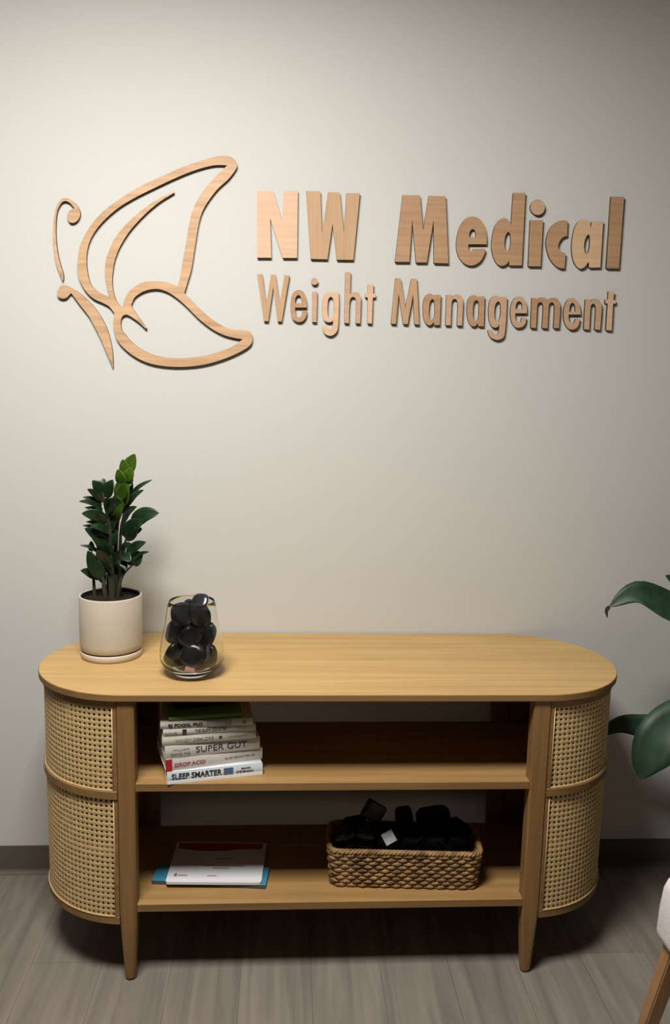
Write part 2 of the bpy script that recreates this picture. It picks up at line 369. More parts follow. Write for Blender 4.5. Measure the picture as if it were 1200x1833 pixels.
LET = [
 (A, big % 'N beginning the upper line of the wall sign', [C((57,65),(222,65),(316,380),(325,65),(477,65),(470,752),(322,752),(192,345),(205,750),(60,750))]),
 (A, big % 'W beside the N on the upper line of the sign', [C((560,68),(708,70),(722,505),(785,78),(905,82),(948,510),(972,88),(1112,90),(1045,772),(875,770),(832,400),(780,766),(608,762))]),
 (B, big % 'M, bold capital after the gap in the upper line', [C((140,128),(348,130),(385,555),(455,135),(655,142),(688,942),(515,938),(512,420),(430,932),(300,932),(256,415),(222,925),(50,925))]),
 (B, big % 'e, bold rounded letter right after the big M', [[(1145,715,1),(1145,640),(1130,540),(1095,450),(1040,400),(970,382),(900,402),(845,465),(805,560),(785,670),(785,770),(810,860),(860,930),(930,965),(1000,960),(1060,925),(1100,870),(1130,800,1),(1128,768,1),(988,768,1),(968,798),(945,798),(928,770),(925,715,1)],
   [(935,630,1),(940,580),(955,545),(978,533),(1000,545),(1013,580),(1015,630,1)]]),
 (D, big % 'd, bold, tall stem at right, in the upper line', [[(370,112,1),(535,112,1),(485,1088,1),(315,1088,1),(314,1020,1),(285,1065),(240,1090),(190,1090),(140,1050),(100,960),(80,860),(82,750),(100,640),(130,550),(180,480),(235,452),(290,465),(325,510),(340,550,1)],
   [(300,640),(265,690),(250,790),(262,870),(285,900),(315,880),(335,800),(335,700),(322,655)]]),
 (D, big % 'i with a round dot, in the upper line', None),
 (D, big % 'c, bold and open at right, in the upper line', [[(1100,490,1),(1095,690,1),(1040,708),(995,760),(975,825),(990,880),(1025,908),(1075,928,1),(1060,1125,1),(1000,1125),(930,1085),(870,1010),(830,910),(812,800),(825,690),(865,590),(930,520),(1000,487),(1050,482)]]),
 (F, big % 'a, paler wood, in the upper line before the last letter', [[(830,420,1),(790,1040,1),(640,1042,1),(632,960,1),(600,1010),(560,1045),(510,1055),(460,1010),(425,930),(408,820),(410,700),(425,590),(455,490),(500,420),(550,402),(610,405),(650,430,1),(662,520,1),(674,426,1)],
   [(625,600),(590,650),(572,740),(580,830),(602,860),(630,830),(648,750),(650,650),(642,610)]]),
 (F, big % 'l, plain upright bar ending the upper line', [C((935,88),(1110,90),(1040,1055),(872,1052))]),
 (G, 'thin wooden capital W beginning the lower line of the sign', [C((95,98),(185,98),(245,600),(325,105),(402,108),(468,590),(545,115),(632,118),(505,880),(435,880),(362,310),(282,875),(210,875))]),
 (G, 'small wooden letter e right after the thin capital W', [[(918,650,1),(915,560),(900,470),(860,390),(790,360),(720,380),(670,440),(650,540),(645,660),(655,760),(680,830),(730,875),(790,890),(850,875),(895,825),(918,760),(918,697,1),(842,697,1),(836,750),(820,795),(790,812),(760,800),(735,750),(722,650,1)],
   [(722,580,1),(730,500),(755,455),(780,445),(810,460),(828,520),(830,580,1)]]),
 (G, 'small wooden letter i with a round dot, in the lower line', None),
 (H, 'small pale wooden letter g before the h in the lower line', [[(430,400,1),(436,560),(430,800),(418,980),(390,1060),(330,1108),(270,1115),(205,1085),(168,1030),(155,960,1),(235,958,1),(260,1000),(300,1005),(330,960),(340,860,1),(315,885),(270,895),(215,880),(180,840),(158,740),(155,600),(165,500),(190,430),(240,403)],
   [(290,475),(258,520),(245,640),(248,760),(275,825),(310,820),(340,760),(350,650),(345,540),(320,485)]]),
 (H, 'small wooden letter h with tall stem in the lower line', [[(538,65,1),(628,65,1),(620,430,1),(650,405),(710,395),(760,410),(790,460),(798,540),(785,912,1),(708,910,1),(718,620),(715,530),(695,485),(665,475),(635,490),(615,540),(605,640),(598,908,1),(522,905,1)]]),
 (H, 'small wooden cross-shaped letter t right after the h', [C((915,265),(1005,265),(1000,420),(1040,425),(1040,485),(995,485),(980,915),(905,912),(912,485),(865,480),(868,415),(912,418))]),
 (I_, 'thin wooden capital M in the middle of the lower line', [C((155,65),(235,68),(308,530),(400,72),(485,75),(522,778),(448,775),(428,310),(345,772),(275,770),(205,305),(165,768),(88,765))]),
 (I_, 'small wooden letter a right after the thin capital M', [[(765,322,1),(855,325,1),(838,785,1),(752,785,1),(745,740,1),(710,780),(665,786),(615,750),(588,680),(578,580),(582,450),(605,360),(650,312),(700,308),(745,335,1)],
   [(718,390),(688,430),(672,540),(675,660),(700,715),(730,700),(755,640),(762,520),(755,430),(738,398)]]),
 (I_, 'small wooden letter n between the two letters a', [[(940,322,1),(1022,322,1),(1018,368,1),(1060,325),(1120,318),(1170,345),(1190,400),(1195,480),(1180,795,1),(1102,792,1),(1115,520),(1108,430),(1085,392),(1055,388),(1030,410),(1018,480),(1005,790,1),(925,788,1)]]),
 (J, 'small wooden letter a before the second g', [[(325,262,1),(412,260,1),(398,718,1),(318,718,1),(305,680,1),(270,712),(220,716),(180,680),(152,600),(140,500),(145,380),(165,300),(210,250),(265,245),(312,272,1)],
   [(280,320),(245,360),(232,460),(235,580),(265,640),(295,630),(318,580),(325,460),(322,370),(305,330)]]),
 (J, 'small wooden letter g with curled tail, second g of the lower line', [[(665,268,1),(755,275,1),(745,560),(725,800),(705,880),(660,915),(600,928),(530,905),(480,860),(462,780,1),(522,775,1),(550,825),(590,850),(620,830),(632,780),(640,690,1),(610,730),(560,740),(515,715),(485,640),(472,540),(475,420),(495,320),(540,262),(600,250),(648,280,1)],
   [(612,340),(575,390),(562,490),(570,600),(595,650),(625,640),(650,570),(658,460),(652,380),(635,345)]]),
 (J, 'small wooden letter e between the second g and the m', [[(1062,520,1),(1060,420),(1035,330),(985,272),(930,262),(875,285),(835,350),(812,450),(812,570),(835,670),(880,730),(940,742),(1000,722),(1040,670),(1055,582,1),(985,582,1),(965,650),(932,670),(905,650),(885,600),(882,520,1)],
   [(885,455,1),(898,375),(925,338),(960,342),(985,380),(990,455,1)]]),
 (K, 'small wooden letter m in the lower line', [[(85,222,1),(140,222,1),(144,250,1),(175,222),(210,215),(255,230),(276,250,1),(310,225),(350,218),(395,235),(420,285),(425,350),(408,582,1),(345,580,1),(355,350),(345,290),(320,275),(295,290),(285,340),(272,582,1),(208,580,1),(220,350),(212,290),(185,272),(160,285),(148,330),(135,580,1),(72,578,1)]]),
 (K, 'small wooden letter e right after the m', [[(668,420,1),(662,340),(640,275),(600,230),(560,222),(515,245),(480,310),(465,400),(468,480),(490,550),(530,592),(575,598),(620,580),(648,535),(660,470,1),(608,470,1),(590,515),(565,532),(540,515),(525,475),(522,420,1)],
   [(530,385,1),(540,310),(570,280),(598,310),(605,385,1)]]),
 (K, 'small wooden letter n before the last t', [[(725,238,1),(785,240,1),(785,268,1),(820,235),(855,232),(895,255),(915,305),(918,370),(900,602,1),(835,598,1),(848,380),(842,315),(822,292),(800,300),(785,345),(770,598,1),(705,595,1)]]),
 (K, 'small pale wooden letter t ending the lower line', [C((1000,140),(1070,150),(1058,245),(1088,250),(1085,290),(1055,290),(1038,610),(970,605),(990,290),(960,285),(962,240),(995,242))]),
]
TONES = [((206,168,136),(220,182,150)), ((180,144,108),(194,157,119)), ((168,130,96),(188,150,114)), ((184,150,120),(202,165,134)), ((202,166,130),(218,182,146))]
SM = [wood('sign_plywood', a, b, 'x' if i != 1 else 'z', 14, .5, 14, .5, .4) for i, (a, b) in enumerate(TONES)]
TI = [0,1,2,2,2,2,2,4,2, 1,2,3,0,3,0, 1,2,3,2,3,3,2,3,3,0]
for n, (cr, label, loops) in enumerate(LET):
    mats = [SM[TI[n]], M_signedge]
    grp = 'letters of the upper line of the wall sign' if n < 9 else 'letters of the lower line of the wall sign'
    if loops is None:
        if cr is D: st, dt = C((598,480),(770,480),(738,1102),(572,1098)), E(698,306,98,106)
        else: st, dt = C((1005,388),(1090,388),(1080,890),(1005,888)), E(1045,218,58,58)
        st, = crop(*cr, [st]); dt, = crop(*cr, [dt])
        c = sum((at(p[0], p[1], 1, -THK) for p in st), Vector())/4; c.y = 0
        r = empty('sign_letter', c); tag(r, label, 'letter', grp)
        cut('stem', [smooth_loop(st)], mats, c, r)
        cut('dot', [smooth_loop(dt, n=2)], [SM[3], M_signedge], c, r)
        continue
    lp = [smooth_loop(l) for l in crop(*cr, loops)]
    c = sum((at(p[0], p[1], 1, -THK) for p in lp[0]), Vector())/len(lp[0]); c.y = 0
    o = cut('sign_letter', lp, mats, c); tag(o, label, 'letter', grp)
# butterfly emblem
M_bf = [wood('sign_plywood', (180,142,106), (208,170,132), 'x', 12, .5, 12, .6, .5), M_signedge]
def piece(name, loops, label, cat):
    lp = [smooth_loop(l) for l in loops]
    c = sum((at(p[0], p[1], 1, -THK) for p in lp[0]), Vector())/len(lp[0]); c.y = 0
    return tag(cut(name, lp, M_bf, c), label, cat)
wing = [(424.5,294.5),(420.6,285.5),(409,279),(388.3,279.8),(362.5,286.8),(331.5,297.1),(295.3,312.6),(254,332),(215.2,355.2),(181.7,381.1),(158.4,409.5),(142.9,440.5),(138.5,471.5),(139.9,492.4),(145.6,508),(155.5,523.6),(168.2,534.9),(182.4,541.3),(195.2,548.4),(204.8,560.4,1),(203,573.1),(203.5,587),(209.1,607),(221.5,622.8),(241.8,638.5),(266.5,649.8),(295.8,655.4),(329.5,656.5),(365.5,652.5),(399.3,643),(428.5,630.6),(447.6,618.3),(452.1,605.9),(448.8,594.6),(435.3,590.8),(415,589),(397,582.3),(376.8,568.8),(356.5,550.8),(340.8,535),(330,524.2,1),(336.3,503.5),(343.1,479.3),(349.6,437.9),(357.3,394),(367.7,368.2),(388.3,339.8),(409,320.4),(421.9,303.6)]
holeA = [(406.9,295.8,1),(383.2,295.8),(352.2,303.6),(316,317.8),(274.7,337.2),(241.1,354),(210.1,373.3),(181.7,399.2),(163.6,425),(155.8,450.8),(155.3,476.7),(160.5,503.7),(169.7,517.2),(182.4,525.7),(196.6,531.4,1),(192.3,515.1),(188.1,492.4),(188.4,472.6),(192.3,456),(204.9,427.6),(225.6,401.7),(254,375.9),(282.4,356.5),(311.5,343,1),(312.1,344.8,1),(285,361.7),(259.2,383.7),(233.3,412.1),(215.2,440.5),(206,463.7),(202.5,482),(200.8,499),(202.0,517),(207.9,537.7),(216.4,547.6),(220,547,1),(223.5,534.9),(232,520.7),(244.7,510.8),(260.3,504.4),(280.1,503.3),(299,505.2),(318,512,1),(322.8,494.5),(325,479.3),(332.8,435.3),(340.5,391.4),(349.6,365.6),(365.1,339.8),(385.8,316.5)]
holeB = [(434.8,607.2,1),(415,603.6),(397,598),(376.8,586.8),(356.5,571),(334,548.5),(316,532.8),(298,521.5),(280,517),(259.8,520.4),(242.9,530.5),(236.1,542.9),(235.5,547.6),(243.3,560.4),(263.1,588.2,1),(261,588.2,1),(247,575.5),(233.4,566),(226.3,563),(219.2,566),(216.2,576),(217.8,590),(223.8,598),(232.8,609),(248.5,622),(271,633.5),(298,639.6),(329.5,640.8),(361,637.4),(392.5,629.5),(415,620.5)]
piece('butterfly_wings', [wing, holeA, holeB], 'wooden butterfly wing outline mounted left of the lettering', 'wall emblem')
piece('butterfly_antenna', crop(90, 340, 10.785, [[(240,1760,1),(170,1580),(110,1400),(70,1150),(52,900),(58,650),(85,450),(130,290),(200,185),(290,155),(390,180),(480,250),(550,350),(580,450),(560,540),(500,610),(430,635),(365,610),(330,540),(330,460),(370,400),(430,372),(465,350,1),(400,270),(340,225),(290,212),(230,235),(170,320),(130,430),(110,600),(105,800),(115,1000),(150,1250),(200,1450),(250,1620),(255,1700)]]),
      'thin curled wooden antenna piece, upper left of the butterfly wings', 'wall emblem')
piece('butterfly_tail', crop(95, 500, 10, [[(75,220),(120,130),(200,105),(260,120),(380,180),(500,260),(640,390),(770,540),(880,710),(970,900),(1030,1100),(1065,1320),(1075,1590,1),(1030,1480),(940,1270),(860,1080),(750,860),(640,660),(500,480),(335,260,1),(318,246,1),(290,280),(240,330),(170,345),(100,320),(72,270)]]),
      'curved tapering wooden body piece below the curled antenna', 'wall emblem')

# ------------------------------------------------------------------ potted zz plant
PC = Vector((-.594, -.207, HT)); rimz = at(201, 1063, 1, PC.y).z-HT
plant = tag(empty('potted_plant', PC), 'small dark green leafy plant in a beige cylinder pot on the console', 'potted plant')
PR = .0825
bm = bmesh.new(); lathe(bm, [(0, .012), (.068, .012), (.0715, .013), (.072, .0215), (PR-.004, .0225), (PR-.0015, .026), (PR-.0005, .04), (PR, .06), (PR, rimz-.003), (PR-.0015, rimz), (PR-.004, rimz), (PR-.0055, rimz-.003), (PR-.0055, rimz-.03), (0, rimz-.03)], 64)
link('pot', bm, M_pot, plant, True)
bm = bmesh.new(); lathe(bm, [(0, 0), (.0770, 0), (.0802, .0025), (.0808, .0155), (.0796, .0185), (.0776, .0185), (.0762, .016), (.0755, .0105), (.066, .0105), (0, .0105)], 64)
link('saucer', bm, plain('saucer_glaze', (206, 190, 172), .5, .4), plant, True)
bm = bmesh.new(); lathe(bm, [(PR-.0058, rimz-.014), (PR-.0058, rimz-.0022), (PR-.0075, rimz-.0022), (PR-.0078, rimz-.014)], 48); link('inner_liner', bm, M_blackm, plant, True)
bm = bmesh.new(); lathe(bm, [(PR-.0079, rimz-.011), (.06, rimz-.010), (.04, rimz-.007), (.02, rimz-.008), (0, rimz-.007)], 40)
for v in bm.verts:
    if v.co.xy.length < PR-.008: v.co.z += random.uniform(-.003, .004)
for k in range(26):
    a, r = random.uniform(0, 2*PI), random.uniform(.005, .068)
    bmesh.ops.create_icosphere(bm, subdivisions=1, radius=random.uniform(.003, .007), matrix=Matrix.Translation((r*math.cos(a), r*math.sin(a), rimz-.010)))
link('soil', bm, M_soil, plant, True)
def leaf_mat(name, c1, c2, rough=.3):
    mt, t, b = nt(name); L = t.links.new
    tc = t.nodes.new('ShaderNodeTexCoord')
    n = t.nodes.new('ShaderNodeTexNoise'); n.inputs['Scale'].default_value = 25; L(tc.outputs['Object'], n.inputs['Vector'])
    r = t.nodes.new('ShaderNodeValToRGB'); r.color_ramp.elements[0].color = lin(c1); r.color_ramp.elements[1].color = lin(c2)
    r.color_ramp.elements[0].position = .35; r.color_ramp.elements[1].position = .65
    L(n.outputs[0], r.inputs[0]); L(r.outputs[0], b.inputs['Base Color'])
    b.inputs['Roughness'].default_value = rough; b.inputs['Specular IOR Level'].default_value = .5
    return mt
M_leaf = leaf_mat('dark_leaf', (14, 32, 16), (32, 54, 26))
M_leafn = leaf_mat('new_leaf', (48, 74, 12), (66, 94, 18), .4)
M_stem = leaf_mat('stem_green', (36, 40, 26), (58, 58, 40), .5)
M_lilyleaf = leaf_mat('large_leaf', (34, 56, 38), (48, 74, 50), .52)
def leaf(bm, spine, width, nrm, fold=.18, prof=.5, wav=0, th=.0006, uneven=0):
    """blade along a spine; two halves folded at the midrib, with real thickness"""
    S = bez(spine, 5); N = len(S)-1
    rows = []
    for i, p in enumerate(S):
        t = i/N
        d = (S[min(i+1, N)]-S[max(i-1, 0)]).normalized()
        side = d.cross(nrm).normalized(); up = side.cross(d).normalized()
        wv = width*.5*max(.03, (math.sin(PI*t**prof))**.85) if 0 < t < 1 else width*.02
        row = []
        for k in (-1, -.55, 0, .55, 1):
            lift = fold*abs(k)*wv + (wav*wv*math.sin(t*9+k*2) if abs(k) > .5 else 0)
            row.append((p+side*(k*wv)+up*lift, up))
        rows.append(row)
    T = [[bm.verts.new(p+u*th) for p, u in r] for r in rows]; Bv = [[bm.verts.new(p-u*th) for p, u in r] for r in rows]
    for i in range(N):
        for k in range(4):
            bm.faces.new((T[i][k], T[i][k+1], T[i+1][k+1], T[i+1][k])); bm.faces.new((Bv[i][k], Bv[i+1][k], Bv[i+1][k+1], Bv[i][k+1]))
        bm.faces.new((T[i][0], T[i+1][0], Bv[i+1][0], Bv[i][0])); bm.faces.new((T[i][4], Bv[i][4], Bv[i+1][4], T[i+1][4]))
ZC = (120, 800, 6.544)
def zp(x, y, dy=0): return at(ZC[0]+x/ZC[2], ZC[1]+y/ZC[2], 1, PC.y+dy)-PC
# stems: (points, radii, leaves: (base, tip, width px, depth of base, depth of tip, new?))
soilz = rimz-.018
STEMS = [
 ([(530,1790,0),(525,1500,0),(512,1200,-.01),(495,900,-.015),(440,650,-.02),(415,520,-.02)], .0062, M_leaf, [
   ((425,570),(298,392),95,-.02,-.03),((430,570),(427,368),105,-.02,-.01),((450,590),(537,384),110,-.02,-.03),((420,650),(238,494),65,-.02,-.05),
   ((410,690),(185,588),50,-.02,-.04),((420,740),(142,638),60,-.02,-.06),((430,780),(205,712),40,-.02,-.02),((450,690),(495,572),45,-.02,-.05),
   ((470,880),(173,778),120,-.015,-.055),((480,960),(222,878),55,-.015,-.03),((470,1010),(180,922),45,-.01,-.02),((500,1010),(270,930),90,-.015,-.05),((505,1190),(208,955),120,-.01,-.045),
   ((455,760),(640,636),115,-.02,-.06),((500,1260),(290,1060),110,-.01,-.04),((490,830),(560,700),80,-.02,.01),((500,1130),(380,900),120,-.01,.02),((495,1000),(400,780),120,-.01,.03),((500,1000),(600,850),70,-.01,-.03),((500,1150),(600,980),90,-.01,-.02),((505,1300),(420,1120),100,-.01,-.03),((510,1400),(600,1230),90,0,-.02),((515,1500),(440,1330),80,0,-.02),((500,1080),(560,900),90,0,.02),((505,1250),(380,1050),110,0,.03)]),
 ([(560,1790,.012),(560,1500,.012),(570,1200,.012),(590,900,.012),(640,600,.012),(700,330,.012),(745,180,.01)], .0052, M_leafn, [
   ((700,300),(795,82),115,.01,0),((700,340),(652,145),95,.01,.0),((670,450),(595,262),105,.01,.0),((690,480),(770,372),80,.01,.03),((690,400),(770,240),100,.01,0),((660,620),(580,420),110,.01,-.01),
   ((640,700),(720,440),100,.01,0),((620,760),(560,560),120,.01,-.01),((530,900),(650,660),95,.0,-.02),((600,640),(690,420),110,.01,-.02)]),
 ([(590,1790,.02),(600,1500,.02),(620,1250,.02),(630,1000,.025),(650,850,.03),(720,620,.035)], .0042, M_leaf, [
   ((690,640),(1002,384),48,.03,.03),((680,720),(900,503),62,.03,.01),((650,780),(770,420),90,.03,.04),((650,830),(820,702),62,.03,.0),((640,930),(800,720),50,.03,-.01),((655,760),(740,560),80,.03,.02)]),
 ([(610,1790,.0),(625,1450,0),(640,1250,-.005),(690,1090,-.01),(720,980,-.01)], .0036, M_leaf, [
   ((760,900),(1078,775),150,-.01,-.03),((690,1080),(905,860),150,-.01,-.04),((690,1070),(800,830),130,-.01,.01),((690,1085),(880,960),110,-.01,-.02),((650,1230),(760,1140),95,-.01,-.02),((650,1250),(745,1180),90,-.01,0)]),
 ([(600,1790,-.02),(615,1620,-.02),(660,1500,-.02),(720,1430,-.025),(785,1375,-.03)], .0030, M_leaf, [
   ((770,1380),(888,1238),120,-.03,-.04),((710,1260),(925,1112),85,-.03,-.04),((770,1330),(962,1228),42,-.03,-.05),((650,1270),(742,1345),105,-.02,-.05),((620,1320),(700,1450),80,-.02,-.04),((640,1290),(800,1260),110,-.02,-.03),((760,1390),(700,1180),80,-.03,-.02)]),
 ([(325,1790,-.01),(315,1600,-.01),(305,1400,-.01),(290,1220,-.01)], .0034, M_leaf, [
   ((290,1220),(285,1100),55,-.01,-.01),((400,1250),(152,1153),38,-.01,-.03),((345,1530),(158,1446),75,-.01,-.04)]),
 ([(450,1790,-.02),(430,1600,-.02),(400,1450,-.02),(340,1300,-.02)], .0045, M_leaf, [
   ((410,1560),(245,1215),135,-.02,-.04),((480,1420),(350,1205),110,-.02,-.05),((450,1560),(330,1400),80,-.02,.0),((500,1450),(420,1250),90,-.02,-.03),((420,1600),(440,1380),80,-.02,0)]),
 ([(500,1790,.03),(480,1600,.03),(500,1400,.03),(560,1230,.03)], .004, M_leaf, [
   ((560,1420),(640,1200),110,.03,.02),((540,1450),(700,1300),100,.03,.01),((500,1400),(430,1200),100,.03,.04),((590,1500),(690,1400),90,.01,-.01)]),
]
for pts, rad, mt, lv in STEMS:
    P = bez([zp(*p) for p in pts], 6)
    bm = bmesh.new(); N = len(P); tube(bm, P, [rad*(1.6-1.15*i/(N-1)) for i in range(N)], 10)
    st = link('stem', bm, M_stem, plant, True)
    bm = bmesh.new()
    for b_, t_, wp, db, dt in lv:
        b0, t0 = zp(b_[0], b_[1], db), zp(t_[0], t_[1], dt)
        mid = (b0+t0)/2 + Vector((0, -.004, .18*(t0-b0).length*(1 if abs(t_[0]-b_[0]) > abs(t_[1]-b_[1])*.6 else .2)))*.6
        nrm = Vector((random.uniform(-.5, .3), -1, random.uniform(.2, 1.0))).normalized()
        leaf(bm, [b0, mid, t0], wp/ZC[2]/690*1.38, nrm, .22, .72, .0, .0004)
    link('leaves', bm, mt, st, True)

# ------------------------------------------------------------------ glass vase of black cases
VC = Vector((-.363, -.3535, HT))
zmax = at(346, 1172, 1, VC.y).z-HT; zrim = at(346, 1075, 1, VC.y).z-HT
mt, t, b = nt('clear_glass'); b.inputs['Base Color'].default_value = (.97, .985, .975, 1); b.inputs['Roughness'].default_value = 0.0
b.inputs['Transmission Weight'].default_value = 1; b.inputs['IOR'].default_value = 1.45
M_glass = mt
outer = [(0, 0), (.040, 0), (.044, .002), (.047, .007), (.062, .014), (.0735, .024), (.080, .040), (.0812, zmax), (.0795, zmax+.022), (.0745, zmax+.05), (.068, zmax+.078), (.0605, zrim-.012), (.0565, zrim)]
inner = [(.0563, zrim+.0003), (.0560, zrim), (.0599, zrim-.012), (.067, zmax+.078), (.0735, zmax+.05), (.0785, zmax+.022), (.0802, zmax), (.0788, .040), (.0715, .027), (.060, .0195), (.03, .0165), (0, .016)]
bm = bmesh.new(); lathe(bm, outer+inner, 72)
vase = tag(link('glass_vase', bm, M_glass, None, True, VC), 'clear tapered glass vase filled with black cases beside the plant', 'vase')
def case_bm(r, th):
    bm = bmesh.new()
    lathe(bm, [(0, -th/2), (r*.55, -th/2), (r*.85, -th*.44), (r*.97, -th*.25), (r, 0), (r*.97, th*.25), (r*.85, th*.44), (r*.55, th/2), (0, th/2)], 36)
    for v in bm.verts:      # slightly squared outline
        a = math.atan2(v.co.y, v.co.x); k = 1-.045*math.cos(4*a); v.co.x *= k; v.co.y *= k
    return bm
proto = None
# centre (x, y, z) inside the vase, tilt, spin
SP = [((-.036,-.018,.054),(94,30,34),.033,'lowest at left in the vase'), ((.036,-.022,.054),(80,0,-26),.033,'lowest at right in the vase'), ((.002,.040,.058),(86,0,5),.038,'low at the back of the vase'),
      ((.006,-.052,.066),(62,15,-14),.030,'pressed against the lower front of the glass'), ((-.031,-.014,.114),(96,12,26),.034,'left side, halfway up the vase'), ((.031,-.014,.110),(74,14,-30),.034,'right side, halfway up the vase'),
      ((0,.030,.124),(84,0,0),.038,'upper back of the vase'), ((.020,.006,.186),(52,0,-20),.023,'topmost, sticking up at the vase rim'), ((-.022,-.010,.157),(72,0,30),.031,'upper left under the vase rim'),
      ((.020,-.014,.154),(98,8,-20),.032,'upper right under the vase rim'), ((0,-.044,.108),(96,40,16),.027,'front centre, halfway up the vase'), ((0,-.002,.080),(88,0,60),.034,'in the middle, between the front and back cases'), ((-.006,.012,.176),(60,0,50),.016,'tiny one at the top beside the topmost case')]
def case_at(i, src, loc, rot, label, grp, sc):
    if src is None:
        o = link('round_case', case_bm(.033, .016), M_black, None, True)
        c = bmesh.new(); lathe(c, [(.0325, -.0012), (.0345, -.0012), (.0345, .0012), (.0325, .0012)], 36)
        for v in c.verts:
            a = math.atan2(v.co.y, v.co.x); k = 1-.045*math.cos(4*a); v.co.x *= k; v.co.y *= k
        link('seam_band', c, plain('dark_metal_seam', (60, 60, 62), .3, .5, .6), o, True)
    else:
        o = src.copy(); COL.objects.link(o)
        for ch in src.children: d = ch.copy(); d.parent = o; COL.objects.link(d)
    o.location = loc; o.rotation_euler = [math.radians(a) for a in rot]; o.scale = (sc*1.0/.033,)*3
    tag(o, label, 'case', grp); return o
for i, (l, rt, sc, lb) in enumerate(SP):
    o = case_at(i, proto, VC+Vector(l), rt, 'glossy black rounded case, '+lb, 'black cases in the glass vase', sc)
    if proto is None: proto = o
bm = bmesh.new(); box(bm, -.012, .012, -.0015, .0015, -.007, .007, .001)
o = link('pink_packet', bm, plain('pink_wrap', (214, 140, 140), .5), None, False, VC+Vector((.002, -.067, .033))); o.rotation_euler = (math.radians(-35), math.radians(10), 0)
tag(o, 'tiny pink packet at the bottom front of the glass vase', 'packet')

# ------------------------------------------------------------------ books
def text_bm(s, size, bold=0, sx=1.0):
    cu = bpy.data.curves.new('t', 'FONT'); cu.body = s; cu.size = size; cu.extrude = .00025; cu.offset = bold
    cu.resolution_u = 3
    tmp = bpy.data.objects.new('t', cu); COL.objects.link(tmp); bpy.context.view_layer.update()
    me = bpy.data.meshes.new_from_object(tmp.evaluated_get(bpy.context.evaluated_depsgraph_get()))
    bpy.data.objects.remove(tmp); bpy.data.curves.remove(cu)
    bm = bmesh.new(); bm.from_mesh(me); bpy.data.meshes.remove(me)
    for v in bm.verts: x, y, z = v.co; v.co = (x*sx, -z, y)
    return bm
M_pages = plain('book_pages', (214, 208, 196), .9, .2)
INK = plain('ink_dark', (52, 54, 58), .7, .2); INKR = plain('ink_red', (168, 78, 84), .7, .2); INKF = plain('ink_faded', (138, 130, 120), .7, .2)
RED = plain('red_band', (176, 28, 34), .5); BLUE = plain('blue_picture', (84, 104, 134), .5); GRG = plain('grey_green_block', (136, 138, 124), .6); WHT = plain('white_band', (232, 232, 232), .5)
def book(px, z, h, dep, mat, label, items, pages=True, name='book'):
    a, b_ = at(px[0], px[1], 2, z), at(px[2], px[3], 2, z)
    v = b_-a; wd = v.length; yaw = math.atan2(v.y, v.x)
    r = empty(name, (a.x, a.y, z), yaw); tag(r, label, 'book', 'books stacked on the upper shelf')
    c = .0022; bm = bmesh.new()
    box(bm, 0, wd, 0, dep, 0, c, .0006, 1); box(bm, 0, wd, 0, dep, h-c, h, .0006, 1)
    n = 8; pr = []       # rounded spine
    for k in range(n+1):
        t = k/n; pr.append((-.0022*math.sin(PI*t), t*h))
    va = [bm.verts.new((0, y, zz)) for y, zz in pr]+[bm.verts.new((0, .002, h)), bm.verts.new((0, .002, 0))]
    vb = [bm.verts.new((wd, q.co.y, q.co.z)) for q in va]
    for i in range(len(va)):
        j = (i+1) % len(va); bm.faces.new((va[i], vb[i], vb[j], va[j]))
    bm.faces.new(va[::-1]); bm.faces.new(vb); bmesh.ops.recalc_face_normals(bm, faces=bm.faces)
    link('cover', bm, mat, r)
    bm = bmesh.new(); box(bm, .002, wd-.002, .002, dep-.003, c, h-c); link('pages', bm, M_pages, r)
    for it in items:
        if it[0] == 't':
            _, s, x, zc, hh, m_, bold, ww = it      # text, start, baseline, cap height, width
            tb = text_bm(s, hh*h/.72, bold*.0003)
            xs = [q.co.x for q in tb.verts]; k = ww*wd/(max(xs)-min(xs)); x0 = min(xs)
            for q in tb.verts: q.co.x = (q.co.x-x0)*k+x*wd; q.co.z += zc*h; q.co.y -= .0024
            link('spine_lettering', tb, m_, r)
        else:
            _, x0, x1, z0, z1, m_ = it
            bm = bmesh.new(); box(bm, x0*wd, x1*wd, -.0025, -.0005, z0*h, z1*h); link('spine_patch', bm, m_, r)
    return r
cov = lambda c: plain('book_cover', c, .5, .4, noise=.02, nscale=20)
zz = Z1+.0005
book((299.4,1404,470,1385.6), zz, .0290, .155, cov((206,212,214)), 'white book with bold black spine title, lowest of the stack', [
  ('p', 0, 1, 0, .26, WHT), ('t', 'SLEEP SMARTER', .045, .40, .50, INK, 1.6, .52), ('p', .585, .685, .34, .92, BLUE), ('t', 'SHAWN', .77, .68, .16, INK, .6, .1), ('t', 'STEVENSON', .72, .40, .16, INK, .6, .18)])
zz += .0295
book((297,1381.6,469.6,1358), zz, .0305, .150, cov((204,194,186)), 'pale book with a red block at the left end of its spine', [
  ('p', 0, .062, 0, 1, RED), ('t', 'DROP ACID', .09, .34, .30, INKR, 1, .31), ('t', 'DAVID PERLMUTTER, MD', .60, .42, .14, INKF, .6, .32)])
zz += .031
book((295,1359,465,1339.6), zz, .0330, .150, cov((200,194,184)), 'thick pale grey book with thin tall grey capitals on the spine', [
  ('t', 'SUPER GUT', .32, .30, .46, INK, 0, .54), ('t', 'WILLIAM', .08, .56, .16, INKF, 0, .17), ('t', 'DAVIS, MD', .06, .26, .16, INKF, 0, .2)])
zz += .0335
book((291,1335.6,458,1321), zz, .0215, .145, cov((196,188,174)), 'cream book with faint spine lettering, just above the thick grey book', [
  ('t', "WINDY DEMLORE", .13, .36, .34, INKF, .3, .41), ('p', .60, .63, .35, .66, INK), ('t', 'nourishing food', .70, .40, .22, INKF, 0, .2)])
zz += .022
